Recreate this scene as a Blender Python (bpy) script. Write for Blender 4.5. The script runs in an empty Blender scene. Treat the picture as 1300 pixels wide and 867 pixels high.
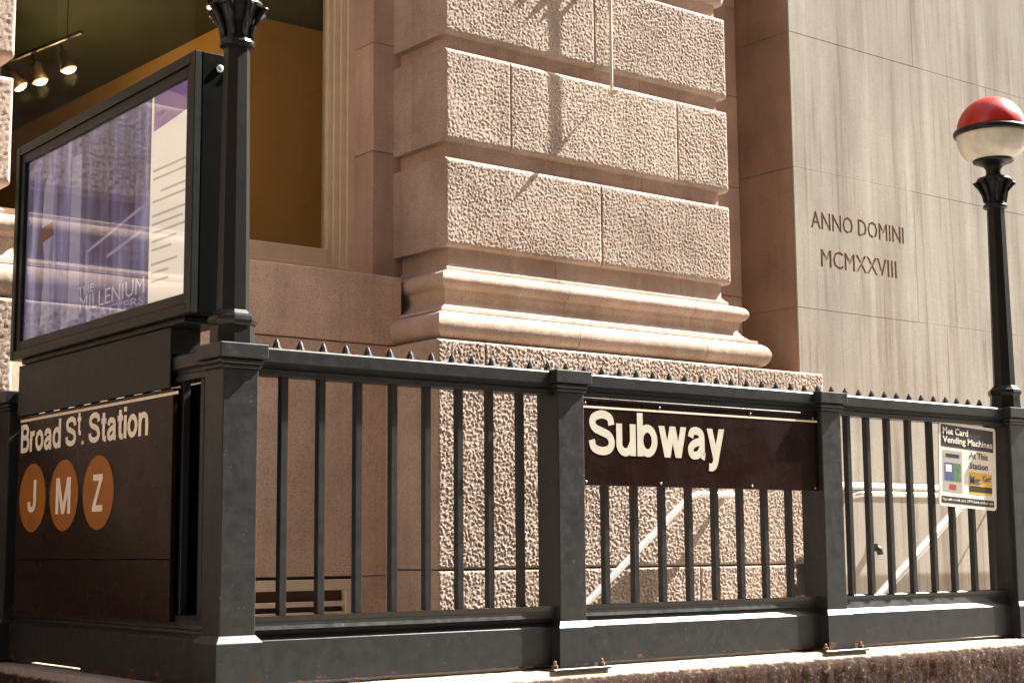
import bpy, bmesh, math, random
import numpy as np
from mathutils import Vector, Matrix

random.seed(7)
sc = bpy.context.scene
col = sc.collection
rad = math.radians

# ------------------------------------------------------------------ camera
# world: X along the facades (right), Y into the facades, Z up; the lens is the origin
YAW, PITCH, ROLL = rad(38.062), rad(7.590), rad(-0.4565)
cam = bpy.data.cameras.new('camera')
cam.sensor_width = 36.0
cam.lens = 1986.4 / 1300.0 * 36.0
cam.clip_start = 0.05
cam.clip_end = 500
cam_o = bpy.data.objects.new('camera', cam)
col.objects.link(cam_o)
_d = Vector((math.sin(YAW) * math.cos(PITCH), math.cos(YAW) * math.cos(PITCH), math.sin(PITCH)))
_r = Vector((math.cos(YAW), -math.sin(YAW), 0))
_u = _r.cross(_d)
_r2 = _r * math.cos(ROLL) + _u * math.sin(ROLL)
_u2 = -_r * math.sin(ROLL) + _u * math.cos(ROLL)
cam_o.matrix_world = Matrix((
    (_r2.x, _u2.x, -_d.x, 0), (_r2.y, _u2.y, -_d.y, 0), (_r2.z, _u2.z, -_d.z, 0), (0, 0, 0, 1)))
sc.camera = cam_o

# ------------------------------------------------------------------ light
LIGHT = Vector((-0.95, 0.172, -1.0)).normalized()      # the way the sunlight travels
world = bpy.data.worlds.new('World')
sc.world = world
world.use_nodes = True
wn = world.node_tree
bg = wn.nodes['Background']
sky = wn.nodes.new('ShaderNodeTexSky')
sky.sky_type = 'NISHITA'
sky.sun_disc = False
sky.sun_elevation = math.asin(-LIGHT.z)
sky.sun_rotation = math.atan2(-LIGHT.x, -LIGHT.y)
sky.air_density = 1.0
sky.dust_density = 3.0
sky.ozone_density = 0.2
wn.links.new(sky.outputs[0], bg.inputs[0])
bg.inputs[1].default_value = 0.125
sun = bpy.data.lights.new('sun', 'SUN')
sun.energy = 5.0
sun.angle = rad(0.5)
sun.color = (1.0, 0.955, 0.88)
sun_o = bpy.data.objects.new('sun', sun)
sun_o.rotation_euler = LIGHT.to_track_quat('-Z', 'Y').to_euler()
sun_o.location = (20, -8, 25)
col.objects.link(sun_o)

sc.view_settings.view_transform = 'Standard'
sc.view_settings.look = 'None'
sc.view_settings.gamma = 1.0
sc.view_settings.exposure = 2.22
sc.render.engine = 'CYCLES'
sc.cycles.use_denoising = True
sc.cycles.max_bounces = 8
sc.cycles.transparent_max_bounces = 12

# ------------------------------------------------------------------ materials
def mat(name):
    m = bpy.data.materials.new(name)
    m.use_nodes = True
    nt = m.node_tree
    return m, nt, nt.nodes['Principled BSDF']

def N(nt, kind, **kw):
    n = nt.nodes.new('ShaderNode' + kind)
    for k, v in kw.items():
        setattr(n, k, v)
    return n

def coords(nt, scale=(1, 1, 1)):
    t = N(nt, 'TexCoord')
    mp = N(nt, 'Mapping')
    mp.inputs['Scale'].default_value = scale
    nt.links.new(t.outputs['Object'], mp.inputs['Vector'])
    return mp.outputs['Vector']

def noise(nt, vec, scale, detail=4, rough=0.6):
    n = N(nt, 'TexNoise')
    n.inputs['Scale'].default_value = scale
    n.inputs['Detail'].default_value = detail
    n.inputs['Roughness'].default_value = rough
    nt.links.new(vec, n.inputs['Vector'])
    return n.outputs['Fac']

def ramp(nt, fac, stops):
    r = N(nt, 'ValToRGB')
    el = r.color_ramp.elements
    while len(el) > 1:
        el.remove(el[-1])
    el[0].position = stops[0][0]
    el[0].color = tuple(stops[0][1]) + (1,)
    for p, c in stops[1:]:
        e = el.new(p)
        e.color = tuple(c) + (1,)
    nt.links.new(fac, r.inputs['Fac'])
    return r.outputs['Color']

def mix(nt, fac, a, b, mode='MIX'):
    m = N(nt, 'MixRGB', blend_type=mode)
    for i, v in ((0, fac), (1, a), (2, b)):
        if hasattr(v, 'is_output'):
            nt.links.new(v, m.inputs[i])
        elif i == 0:
            m.inputs[0].default_value = v
        else:
            m.inputs[i].default_value = tuple(v) + (1,)
    return m.outputs[0]

def bump(nt, p, height, strength, dist):
    b = N(nt, 'Bump')
    b.inputs['Strength'].default_value = strength
    b.inputs['Distance'].default_value = dist
    nt.links.new(height, b.inputs['Height'])
    nt.links.new(b.outputs[0], p.inputs['Normal'])

def granite(name, tint, dark, light, bump_s=0.6):
    m, nt, p = mat(name)
    v = coords(nt)
    sp = ramp(nt, noise(nt, v, 150, 4, 0.8), [(0.33, dark), (0.47, tint), (0.66, light)])
    big = ramp(nt, noise(nt, v, 2.3, 5, 0.6), [(0.3, (0.70, 0.68, 0.66)), (0.65, (1.0, 1.0, 1.0))])
    c = mix(nt, 1.0, sp, big, 'MULTIPLY')
    oi = N(nt, 'ObjectInfo')
    c = mix(nt, 1.0, c, ramp(nt, oi.outputs['Random'], [(0.0, (0.88, 0.87, 0.86)), (1.0, (1.06, 1.05, 1.04))]), 'MULTIPLY')
    vs = coords(nt, (9, 9, 0.5))
    grime = ramp(nt, noise(nt, vs, 1.0, 4, 0.6), [(0.45, (1, 1, 1)), (0.75, (0.72, 0.68, 0.64))])
    c = mix(nt, 0.6, c, grime, 'MULTIPLY')
    nt.links.new(c, p.inputs['Base Color'])
    p.inputs['Roughness'].default_value = 0.85
    p.inputs['Specular IOR Level'].default_value = 0.25
    bump(nt, p, noise(nt, v, 170, 4, 0.7), bump_s, 0.004)
    return m

M = {}
M['granite'] = granite('pink_granite', (0.495, 0.395, 0.328), (0.235, 0.165, 0.130), (0.62, 0.51, 0.43))
M['granite_smooth'] = granite('dressed_granite', (0.66, 0.48, 0.395), (0.30, 0.19, 0.145), (0.78, 0.61, 0.51), 0.6)
M['panel_granite'] = granite('tan_panel_granite', (0.76, 0.545, 0.415), (0.33, 0.205, 0.145), (0.86, 0.67, 0.53), 0.7)
M['moulding'] = granite('moulding_granite', (0.50, 0.39, 0.318), (0.24, 0.16, 0.12), (0.62, 0.50, 0.42), 0.9)
M['mortar'] = granite('mortar', (0.15, 0.11, 0.085), (0.10, 0.07, 0.05), (0.2, 0.15, 0.12))

def limestone():
    m, nt, p = mat('weathered_limestone')
    v = coords(nt)
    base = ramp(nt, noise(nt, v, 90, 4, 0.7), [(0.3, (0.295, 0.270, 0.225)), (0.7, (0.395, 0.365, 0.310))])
    st = coords(nt, (7, 7, 0.30))
    s1 = ramp(nt, noise(nt, st, 1.0, 5, 0.62), [(0.30, (0.66, 0.60, 0.58)), (0.46, (0.92, 0.90, 0.88)), (0.58, (1.0, 1.0, 1.0)), (0.70, (1.20, 1.22, 1.27))])
    st2 = coords(nt, (30, 30, 0.9))
    s2 = ramp(nt, noise(nt, st2, 1.0, 3, 0.6), [(0.34, (0.74, 0.69, 0.68)), (0.46, (1, 1, 1))])
    big = ramp(nt, noise(nt, coords(nt, (1, 1, 0.45)), 1.3, 4, 0.6), [(0.35, (0.70, 0.67, 0.68)), (0.6, (1.0, 1.0, 1.0))])
    c = mix(nt, 1.0, base, s1, 'MULTIPLY')
    c = mix(nt, 0.85, c, s2, 'MULTIPLY')
    c = mix(nt, 0.9, c, big, 'MULTIPLY')
    nt.links.new(c, p.inputs['Base Color'])
    p.inputs['Roughness'].default_value = 0.8
    p.inputs['Specular IOR Level'].default_value = 0.25
    bump(nt, p, noise(nt, v, 120, 4, 0.7), 0.14, 0.003)
    return m
M['limestone'] = limestone()
M['shaded_limestone'] = granite('shaded_limestone', (0.31, 0.205, 0.145), (0.22, 0.14, 0.095), (0.37, 0.255, 0.185), 0.2)  # limestone darkened and browned: shade painted into the colour

def paint(name, c0, c1, rough, chip=0.0, rust=False, spec=0.36, vary=0.10):
    m, nt, p = mat(name)
    v = coords(nt)
    base = ramp(nt, noise(nt, v, 14, 5, 0.65), [(0.3, c0), (0.7, c1)])
    if chip:
        ch = ramp(nt, noise(nt, v, 60, 5, 0.75), [(0.66 - chip, (0, 0, 0)), (0.70 - chip, (1, 1, 1))])
        base = mix(nt, ch, base, (0.09, 0.085, 0.08))
    if rust:
        geo = N(nt, 'NewGeometry')
        sep = N(nt, 'SeparateXYZ')
        nt.links.new(geo.outputs['Position'], sep.inputs[0])
        mr = N(nt, 'MapRange')
        for i, val in ((1, -0.455), (2, -0.36), (3, 0.60), (4, 0.30)):
            mr.inputs[i].default_value = val
        nt.links.new(sep.outputs['Z'], mr.inputs[0])
        nz = noise(nt, coords(nt, (1, 1, 3)), 9, 5, 0.7)
        gt = N(nt, 'Math', operation='MULTIPLY')
        nt.links.new(nz, gt.inputs[0]); nt.links.new(mr.outputs[0], gt.inputs[1])
        rm = ramp(nt, gt.outputs[0], [(0.325, (0, 0, 0)), (0.36, (1, 1, 1))])
        base = mix(nt, rm, base, (0.17, 0.055, 0.02))
    nt.links.new(base, p.inputs['Base Color'])
    rr = ramp(nt, noise(nt, v, 25, 4, 0.6), [(0.3, (rough - vary * 0.7,) * 3), (0.7, (rough + vary,) * 3)])
    nt.links.new(rr, p.inputs['Roughness'])
    p.inputs['Specular IOR Level'].default_value = spec
    bump(nt, p, noise(nt, v, 40, 4, 0.6), 0.07, 0.004)
    return m
M['iron'] = paint('green_black_enamel', (0.0142, 0.0154, 0.0166), (0.0205, 0.0216, 0.0224), 0.38, 0.02, True)
M['iron_pole'] = paint('lamp_enamel', (0.008, 0.0085, 0.009), (0.012, 0.0122, 0.012), 0.32, 0.0, False, 0.26, 0.03)
M['box_green'] = paint('dark_green_panel', (0.007, 0.0095, 0.007), (0.009, 0.0122, 0.009), 0.40, 0.0, False, 0.22, 0.04)
M['box_side'] = paint('black_panel', (0.0020, 0.0024, 0.0026), (0.0026, 0.0031, 0.0034), 0.30, 0.0, False, 0.10, 0.02)
M['rusty'] = paint('rusty_bolt', (0.16, 0.07, 0.035), (0.26, 0.13, 0.07), 0.6, 0.0)

def simple(name, c, rough=0.5, metal=0.0, spec=0.5, var=0.0, scale=20):
    m, nt, p = mat(name)
    if var:
        v = coords(nt)
        cc = ramp(nt, noise(nt, v, scale, 5, 0.65), [(0.3, [x * (1 - var) for x in c]), (0.7, [min(1, x * (1 + var)) for x in c])])
        nt.links.new(cc, p.inputs['Base Color'])
    else:
        p.inputs['Base Color'].default_value = tuple(c) + (1,)
    p.inputs['Roughness'].default_value = rough
    p.inputs['Metallic'].default_value = metal
    p.inputs['Specular IOR Level'].default_value = spec
    return m

def sign_brown():
    m, nt, p = mat('sign_brown_enamel')
    v = coords(nt)
    base = ramp(nt, noise(nt, v, 6, 4, 0.6), [(0.3, (0.010, 0.0034, 0.0024)), (0.7, (0.015, 0.0052, 0.0037))])
    sc_ = ramp(nt, noise(nt, coords(nt, (3, 3, 30)), 5, 5, 0.75), [(0.68, (0, 0, 0)), (0.74, (0.7, 0.7, 0.7))])
    sp = ramp(nt, noise(nt, v, 95, 3, 0.7), [(0.70, (0, 0, 0)), (0.74, (1, 1, 1))])
    c = mix(nt, sc_, base, (0.045, 0.03, 0.026))
    c = mix(nt, sp, c, (0.14, 0.11, 0.09))
    nt.links.new(c, p.inputs['Base Color'])
    rr = ramp(nt, noise(nt, v, 4, 5, 0.7), [(0.35, (0.20,) * 3), (0.7, (0.36,) * 3)])
    nt.links.new(rr, p.inputs['Roughness'])
    p.inputs['Specular IOR Level'].default_value = 0.18
    bump(nt, p, noise(nt, v, 3, 3, 0.5), 0.08, 0.01)
    return m
M['brown'] = sign_brown()
M['cream'] = simple('cream_lettering', (0.50, 0.46, 0.38), 0.45, var=0.08, scale=30)
M['cream_shade'] = simple('cream_brightened', (0.78, 0.70, 0.57), 0.4, var=0.08, scale=30)  # brighter copy of the cream, light painted in for the shaded sign
M['cream_line'] = simple('cream_line', (0.70, 0.60, 0.46), 0.5, var=0.12, scale=40)
M['orange'] = simple('orange_disc', (0.28, 0.088, 0.004), 0.5, var=0.14, scale=12)
M['steel'] = simple('handrail_steel', (0.72, 0.69, 0.65), 0.32, 0.45, var=0.08, scale=30)
M['steel_dull'] = simple('dull_steel', (0.20, 0.19, 0.19), 0.4, 0.7, var=0.2, scale=30)
M['bolt'] = simple('bright_bolt', (0.75, 0.70, 0.66), 0.3, 0.6)
M['wood'] = simple('painted_window_frame', (0.78, 0.64, 0.45), 0.55, var=0.08, scale=8)
M['white_globe'] = simple('milk_glass', (0.68, 0.66, 0.56), 0.10, var=0.16, scale=9)
M['red_globe'] = simple('red_glass', (0.46, 0.014, 0.006), 0.30, var=0.12, scale=6)
M['paper'] = simple('white_card', (0.74, 0.69, 0.60), 0.5, var=0.05, scale=10)
M['ink'] = simple('black_ink', (0.012, 0.009, 0.008), 0.45)
M['grey_print'] = simple('grey_print', (0.33, 0.31, 0.29), 0.5)
M['blue_print'] = simple('blue_print', (0.035, 0.065, 0.22), 0.5)
M['green_print'] = simple('green_print', (0.06, 0.14, 0.06), 0.5, var=0.5, scale=60)
M['red_print'] = simple('red_print', (0.33, 0.02, 0.02), 0.5)
M['yellow_print'] = simple('yellow_print', (0.68, 0.40, 0.03), 0.5)
M['cable'] = simple('pale_cable', (0.60, 0.52, 0.42), 0.6)
M['black_rubber'] = simple('black_fixture', (0.02, 0.018, 0.018), 0.35)
M['rust_stain'] = simple('rust_stain', (0.20, 0.09, 0.05), 0.8, var=0.3, scale=40)
M['letter_brown'] = simple('brown_in_carving', (0.25, 0.17, 0.12), 0.9, spec=0.1, var=0.2, scale=30)  # darker brown for the cut faces of the carved letters
M['green_ceiling'] = simple('green_ceiling_paint', (0.016, 0.022, 0.002), 0.8, var=0.1, scale=1.5)
M['tan_wall'] = simple('tan_wall_paint', (0.31, 0.165, 0.026), 0.8, var=0.08, scale=1.5)
M['dark_wood'] = simple('dark_wood', (0.06, 0.03, 0.015), 0.6, var=0.2, scale=6)
M['dark_track'] = simple('track_bronze', (0.05, 0.03, 0.015), 0.5)

def concrete(name, c0, c1, sc_=30, bs=0.6):
    m, nt, p = mat(name)
    v = coords(nt)
    a = ramp(nt, noise(nt, v, sc_, 6, 0.7), [(0.3, c0), (0.7, c1)])
    b = ramp(nt, noise(nt, v, 2.2, 5, 0.6), [(0.35, (0.6, 0.55, 0.5)), (0.65, (1, 1, 1))])
    nt.links.new(mix(nt, 1.0, a, b, 'MULTIPLY'), p.inputs['Base Color'])
    p.inputs['Roughness'].default_value = 0.9
    bump(nt, p, noise(nt, v, sc_ * 1.5, 6, 0.75), bs, 0.006)
    return m
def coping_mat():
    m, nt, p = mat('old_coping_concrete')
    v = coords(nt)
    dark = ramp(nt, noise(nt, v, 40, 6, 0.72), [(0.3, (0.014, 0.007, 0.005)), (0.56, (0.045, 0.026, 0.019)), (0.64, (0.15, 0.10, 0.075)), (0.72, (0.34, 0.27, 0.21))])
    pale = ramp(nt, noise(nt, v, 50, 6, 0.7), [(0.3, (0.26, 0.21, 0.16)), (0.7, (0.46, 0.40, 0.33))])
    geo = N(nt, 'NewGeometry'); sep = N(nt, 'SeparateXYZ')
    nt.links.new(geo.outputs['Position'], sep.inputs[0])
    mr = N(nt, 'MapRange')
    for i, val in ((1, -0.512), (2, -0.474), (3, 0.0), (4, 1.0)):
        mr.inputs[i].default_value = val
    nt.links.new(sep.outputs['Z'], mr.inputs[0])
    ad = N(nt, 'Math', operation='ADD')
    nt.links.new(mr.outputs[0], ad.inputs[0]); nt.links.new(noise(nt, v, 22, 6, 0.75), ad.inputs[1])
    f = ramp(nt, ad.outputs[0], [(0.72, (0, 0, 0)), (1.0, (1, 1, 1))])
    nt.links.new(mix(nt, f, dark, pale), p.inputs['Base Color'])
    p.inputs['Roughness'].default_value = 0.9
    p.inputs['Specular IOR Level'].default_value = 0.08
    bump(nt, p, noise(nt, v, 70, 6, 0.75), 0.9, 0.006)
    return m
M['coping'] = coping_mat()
M['sidewalk'] = concrete('sidewalk_concrete', (0.28, 0.25, 0.21), (0.42, 0.38, 0.33), 25)
M['asphalt'] = concrete('asphalt', (0.035, 0.034, 0.033), (0.065, 0.062, 0.06), 60)
M['office_a'] = concrete('brown_office_stone', (0.20, 0.15, 0.11), (0.27, 0.21, 0.16), 6)
M['office_b'] = concrete('tan_office_stone', (0.32, 0.235, 0.16), (0.40, 0.30, 0.21), 6)
M['dark_glass'] = simple('dark_window_glass', (0.02, 0.022, 0.025), 0.1)
M['step'] = concrete('stair_concrete', (0.16, 0.14, 0.12), (0.28, 0.25, 0.22), 25)

def glass(name, tint=(1, 1, 1), ior=1.5, rough=0.012):
    m, nt, p = mat(name)
    nt.nodes.remove(p)
    tr = N(nt, 'BsdfTransparent'); tr.inputs[0].default_value = tuple(tint) + (1,)
    gl = N(nt, 'BsdfGlossy'); gl.inputs['Roughness'].default_value = rough
    fr = N(nt, 'Fresnel')
    geo = N(nt, 'NewGeometry')
    mr = N(nt, 'MapRange')
    mr.inputs[3].default_value = ior; mr.inputs[4].default_value = 1.0 / ior
    nt.links.new(geo.outputs['Backfacing'], mr.inputs[0]); nt.links.new(mr.outputs[0], fr.inputs['IOR'])
    mx = N(nt, 'MixShader')
    nt.links.new(fr.outputs[0], mx.inputs[0]); nt.links.new(tr.outputs[0], mx.inputs[1]); nt.links.new(gl.outputs[0], mx.inputs[2])
    nt.links.new(mx.outputs[0], nt.nodes['Material Output'].inputs[0])
    return m
M['pane'] = glass('window_pane', (0.93, 0.95, 0.92))
M['poster_glass'] = glass('poster_glass', (0.97, 0.97, 0.97), 1.42, 0.03)

def emissive(name, c, strength, base=(0.5, 0.5, 0.5)):
    m, nt, p = mat(name)
    p.inputs['Base Color'].default_value = tuple(base) + (1,)
    p.inputs['Emission Color'].default_value = tuple(c) + (1,)
    p.inputs['Emission Strength'].default_value = strength
    return m
M['bulb'] = emissive('lit_bulb', (1.0, 0.52, 0.14), 1.3)

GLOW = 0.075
def poster_picture():
    m, nt, p = mat('poster_picture')
    v = coords(nt)
    st = coords(nt, (1, 5.5, 0.55))
    a = ramp(nt, noise(nt, st, 1.6, 5, 0.6), [(0.30, (0.035, 0.015, 0.018)), (0.43, (0.06, 0.055, 0.12)), (0.56, (0.14, 0.15, 0.29)), (0.70, (0.38, 0.40, 0.50))])
    b = ramp(nt, noise(nt, v, 2.1, 4, 0.6), [(0.32, (0.30, 0.22, 0.30)), (0.55, (0.95, 0.95, 1.0)), (0.8, (1.25, 1.2, 1.2))])
    c = mix(nt, 0.9, a, b, 'MULTIPLY')
    nt.links.new(c, p.inputs['Base Color'])
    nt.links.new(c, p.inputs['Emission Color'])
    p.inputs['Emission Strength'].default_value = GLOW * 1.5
    p.inputs['Roughness'].default_value = 0.6
    return m
M['poster'] = poster_picture()
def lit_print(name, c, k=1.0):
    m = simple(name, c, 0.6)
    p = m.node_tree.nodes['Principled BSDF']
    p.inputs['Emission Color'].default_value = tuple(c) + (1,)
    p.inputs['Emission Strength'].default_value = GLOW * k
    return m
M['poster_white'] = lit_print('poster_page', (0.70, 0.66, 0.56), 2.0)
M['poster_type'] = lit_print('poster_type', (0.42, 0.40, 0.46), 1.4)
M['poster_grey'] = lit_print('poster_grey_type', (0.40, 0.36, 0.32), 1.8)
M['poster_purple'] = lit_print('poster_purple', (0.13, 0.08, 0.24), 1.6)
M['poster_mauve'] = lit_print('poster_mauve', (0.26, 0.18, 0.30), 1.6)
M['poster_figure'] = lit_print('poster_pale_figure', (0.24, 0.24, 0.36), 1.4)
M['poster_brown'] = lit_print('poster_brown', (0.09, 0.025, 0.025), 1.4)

# ------------------------------------------------------------------ object helpers
def link(o, parent=None):
    col.objects.link(o)
    if parent is not None:
        o.parent = parent
        if parent.parent is None:
            o.matrix_parent_inverse = Matrix.Translation(-parent.location)
        else:
            o.matrix_parent_inverse = Matrix.Translation(-parent.location)
    return o

def tag(o, label, cat, group=None):
    o['label'] = label
    o['category'] = cat
    if group:
        o['group'] = group
    return o

def thing(name, loc, label, cat, group=None):
    o = bpy.data.objects.new(name, None)
    o.empty_display_size = 0.1
    o.location = loc
    col.objects.link(o)
    return tag(o, label, cat, group)

def mesh_obj(name, me, m, parent=None, loc=(0, 0, 0), kind=None):
    if m is not None and len(me.materials) == 0:
        for mm in (m if isinstance(m, (list, tuple)) else [m]):
            me.materials.append(mm)
    o = bpy.data.objects.new(name, me)
    o.location = loc
    link(o, parent)
    if kind:
        o['kind'] = kind
    return o

def bm_obj(name, bm, m, parent=None, loc=(0, 0, 0), smooth=False, kind=None):
    bmesh.ops.recalc_face_normals(bm, faces=bm.faces)
    me = bpy.data.meshes.new(name)
    bm.to_mesh(me)
    bm.free()
    if smooth:
        for p in me.polygons:
            p.use_smooth = True
    return mesh_obj(name, me, m, parent, loc, kind)

def add_box(bm, x0, x1, y0, y1, z0, z1, bev=0.0, seg=1):
    r = bmesh.ops.create_cube(bm, size=1.0)
    vs = r['verts']
    for v in vs:
        v.co = Vector(((x0 + x1) / 2 + v.co.x * (x1 - x0), (y0 + y1) / 2 + v.co.y * (y1 - y0), (z0 + z1) / 2 + v.co.z * (z1 - z0)))
    if bev > 0:
        es = list({e for v in vs for e in v.link_edges})
        bmesh.ops.bevel(bm, geom=es, offset=bev, segments=seg, affect='EDGES', profile=0.5)

def box(name, x0, x1, y0, y1, z0, z1, m, parent=None, bev=0.0, seg=1, kind=None):
    bm = bmesh.new()
    add_box(bm, x0, x1, y0, y1, z0, z1, bev, seg)
    return bm_obj(name, bm, m, parent, kind=kind)

def add_extrude(bm, prof, a, b, axis):
    """extrude the closed profile [(p, z)] along axis 'x' (p is Y) or 'y' (p is X) from a to b"""
    def pt(p, z, t):
        return (t, p, z) if axis == 'x' else (p, t, z)
    A = [bm.verts.new(pt(p, z, a)) for p, z in prof]
    B = [bm.verts.new(pt(p, z, b)) for p, z in prof]
    n = len(prof)
    for i in range(n):
        bm.faces.new((A[i], A[(i + 1) % n], B[(i + 1) % n], B[i]))
    bm.faces.new(A); bm.faces.new(B[::-1])

def add_lathe(bm, prof, seg, c=(0, 0), rot=0.0):
    rings = []
    for r, z in prof:
        rings.append([bm.verts.new((c[0] + r * math.cos(rot + 2 * math.pi * i / seg), c[1] + r * math.sin(rot + 2 * math.pi * i / seg), z)) for i in range(seg)])
    for k in range(len(rings) - 1):
        for i in range(seg):
            j = (i + 1) % seg
            bm.faces.new((rings[k][i], rings[k][j], rings[k + 1][j], rings[k + 1][i]))
    bm.faces.new(rings[0][::-1]); bm.faces.new(rings[-1])

def add_tube(bm, pts, r, seg=12):
    pts = [Vector(p) for p in pts]
    rings = []
    for i, p in enumerate(pts):
        t = (pts[min(i + 1, len(pts) - 1)] - pts[max(i - 1, 0)]).normalized()
        up = Vector((0, 0, 1)) if abs(t.z) < 0.9 else Vector((1, 0, 0))
        a = t.cross(up).normalized(); b = a.cross(t)
        rr = r[i] if isinstance(r, (list, tuple)) else r
        rings.append([bm.verts.new(p + (a * math.cos(2 * math.pi * k / seg) + b * math.sin(2 * math.pi * k / seg)) * rr) for k in range(seg)])
    for k in range(len(rings) - 1):
        for i in range(seg):
            j = (i + 1) % seg
            bm.faces.new((rings[k][i], rings[k][j], rings[k + 1][j], rings[k + 1][i]))
    bm.faces.new(rings[0][::-1]); bm.faces.new(rings[-1])

# ------------------------------------------------------------------ relief for hammered stone
_rng = np.random.default_rng(11)
_G = _rng.uniform(0, 2 * np.pi, (512, 512))
def gnoise(x, y):
    xi = np.floor(x).astype(int); yi = np.floor(y).astype(int)
    fx = x - xi; fy = y - yi
    u = fx * fx * fx * (fx * (fx * 6 - 15) + 10); v = fy * fy * fy * (fy * (fy * 6 - 15) + 10)
    def g(ix, iy, dx, dy):
        a = _G[ix % 512, iy % 512]
        return np.cos(a) * dx + np.sin(a) * dy
    n00 = g(xi, yi, fx, fy); n10 = g(xi + 1, yi, fx - 1, fy)
    n01 = g(xi, yi + 1, fx, fy - 1); n11 = g(xi + 1, yi + 1, fx - 1, fy - 1)
    return (n00 * (1 - u) + n10 * u) * (1 - v) + (n01 * (1 - u) + n11 * u) * v

def hammered(x, z, coarse=0.034):
    def rot(a, k, o):
        c, q = math.cos(a), math.sin(a)
        return gnoise((x * c - z * q) / (coarse * k) + o, (x * q + z * c) / (coarse * k) + 2 * o)
    n = rot(0.55, 1.0, 3.1) + rot(1.35, 0.93, 17.7) * 0.8 + rot(2.2, 0.52, 40.3) * 0.75
    n2 = rot(0.3, 8.0, 5.0)
    return np.clip(n * 1.15, -1.0, 0.9) + 0.25 * n2

def rough_block(name, x0, x1, z0, z1, yf, yb, parent, m, amp=0.006, step=0.0085, rnd=0.03, coarse=0.034, inner=(False, False)):
    """a stone: displaced front face (towards -Y), rounded edges, plain sides back to yb"""
    nx = max(6, int((x1 - x0) / step)); nz = max(6, int((z1 - z0) / step))
    X, Z = np.meshgrid(np.linspace(x0, x1, nx + 1), np.linspace(z0, z1, nz + 1), indexing='ij')
    rs = min(rnd, 0.014)
    drop = np.zeros_like(X); fade = np.ones_like(X)
    for e, r in ((X - x0, 0.004 if inner[0] else rs), (x1 - X, 0.004 if inner[1] else rs), (Z - z0, rnd), (z1 - Z, rnd)):
        t = np.clip(e / r, 0, 1)
        drop = np.maximum(drop, r * (1 - np.sqrt(np.clip(1 - (1 - t) ** 2, 0, 1))))
        fade = np.minimum(fade, np.clip(e / max(r * 0.8, 0.006), 0, 1))
    ox = random.random() * 100
    Y = yf + drop * 0.8 - amp * hammered(X + ox, Z, coarse) * fade
    # wobble the arris a little
    verts = np.stack([X, Y, Z], -1).reshape(-1, 3)
    idx = np.arange((nx + 1) * (nz + 1)).reshape(nx + 1, nz + 1)
    q = np.stack([idx[:-1, :-1], idx[1:, :-1], idx[1:, 1:], idx[:-1, 1:]], -1).reshape(-1, 4)
    ring = np.concatenate([idx[:, 0], idx[-1, 1:], idx[-2::-1, -1], idx[0, -2:0:-1]])
    nb = len(verts)
    back = verts[ring].copy(); back[:, 1] = yb
    verts = np.concatenate([verts, back])
    k = len(ring); r2 = np.roll(ring, -1); bi = nb + np.arange(k); b2 = np.roll(bi, -1)
    qs = np.stack([r2, ring, bi, b2], -1)
    faces = np.concatenate([q, qs])
    me = bpy.data.meshes.new(name)
    me.vertices.add(len(verts)); me.vertices.foreach_set('co', verts.astype(np.float32).ravel())
    me.loops.add(faces.size); me.loops.foreach_set('vertex_index', faces.astype(np.int32).ravel())
    me.polygons.add(len(faces))
    me.polygons.foreach_set('loop_start', (np.arange(len(faces)) * 4).astype(np.int32))
    me.polygons.foreach_set('use_smooth', np.concatenate([np.ones(len(q), bool), np.zeros(k, bool)]))
    me.update(calc_edges=True); me.validate()
    return mesh_obj(name, me, m, parent)

# ------------------------------------------------------------------ lettering
def arc(cx, cy, rx, ry, a0, a1, n=16):
    return [(cx + rx * math.cos(rad(a0 + (a1 - a0) * i / n)), cy + ry * math.sin(rad(a0 + (a1 - a0) * i / n))) for i in range(n + 1)]

def catmull(P, n=6):
    out = []
    for i in range(len(P) - 1):
        p0 = P[max(i - 1, 0)]; p1 = P[i]; p2 = P[i + 1]; p3 = P[min(i + 2, len(P) - 1)]
        for k in range(n):
            t = k / n
            out.append(tuple(0.5 * ((2 * p1[j]) + (-p0[j] + p2[j]) * t + (2 * p0[j] - 5 * p1[j] + 4 * p2[j] - p3[j]) * t * t + (-p0[j] + 3 * p1[j] - 3 * p2[j] + p3[j]) * t ** 3) for j in (0, 1)))
    out.append(P[-1])
    return out

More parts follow.
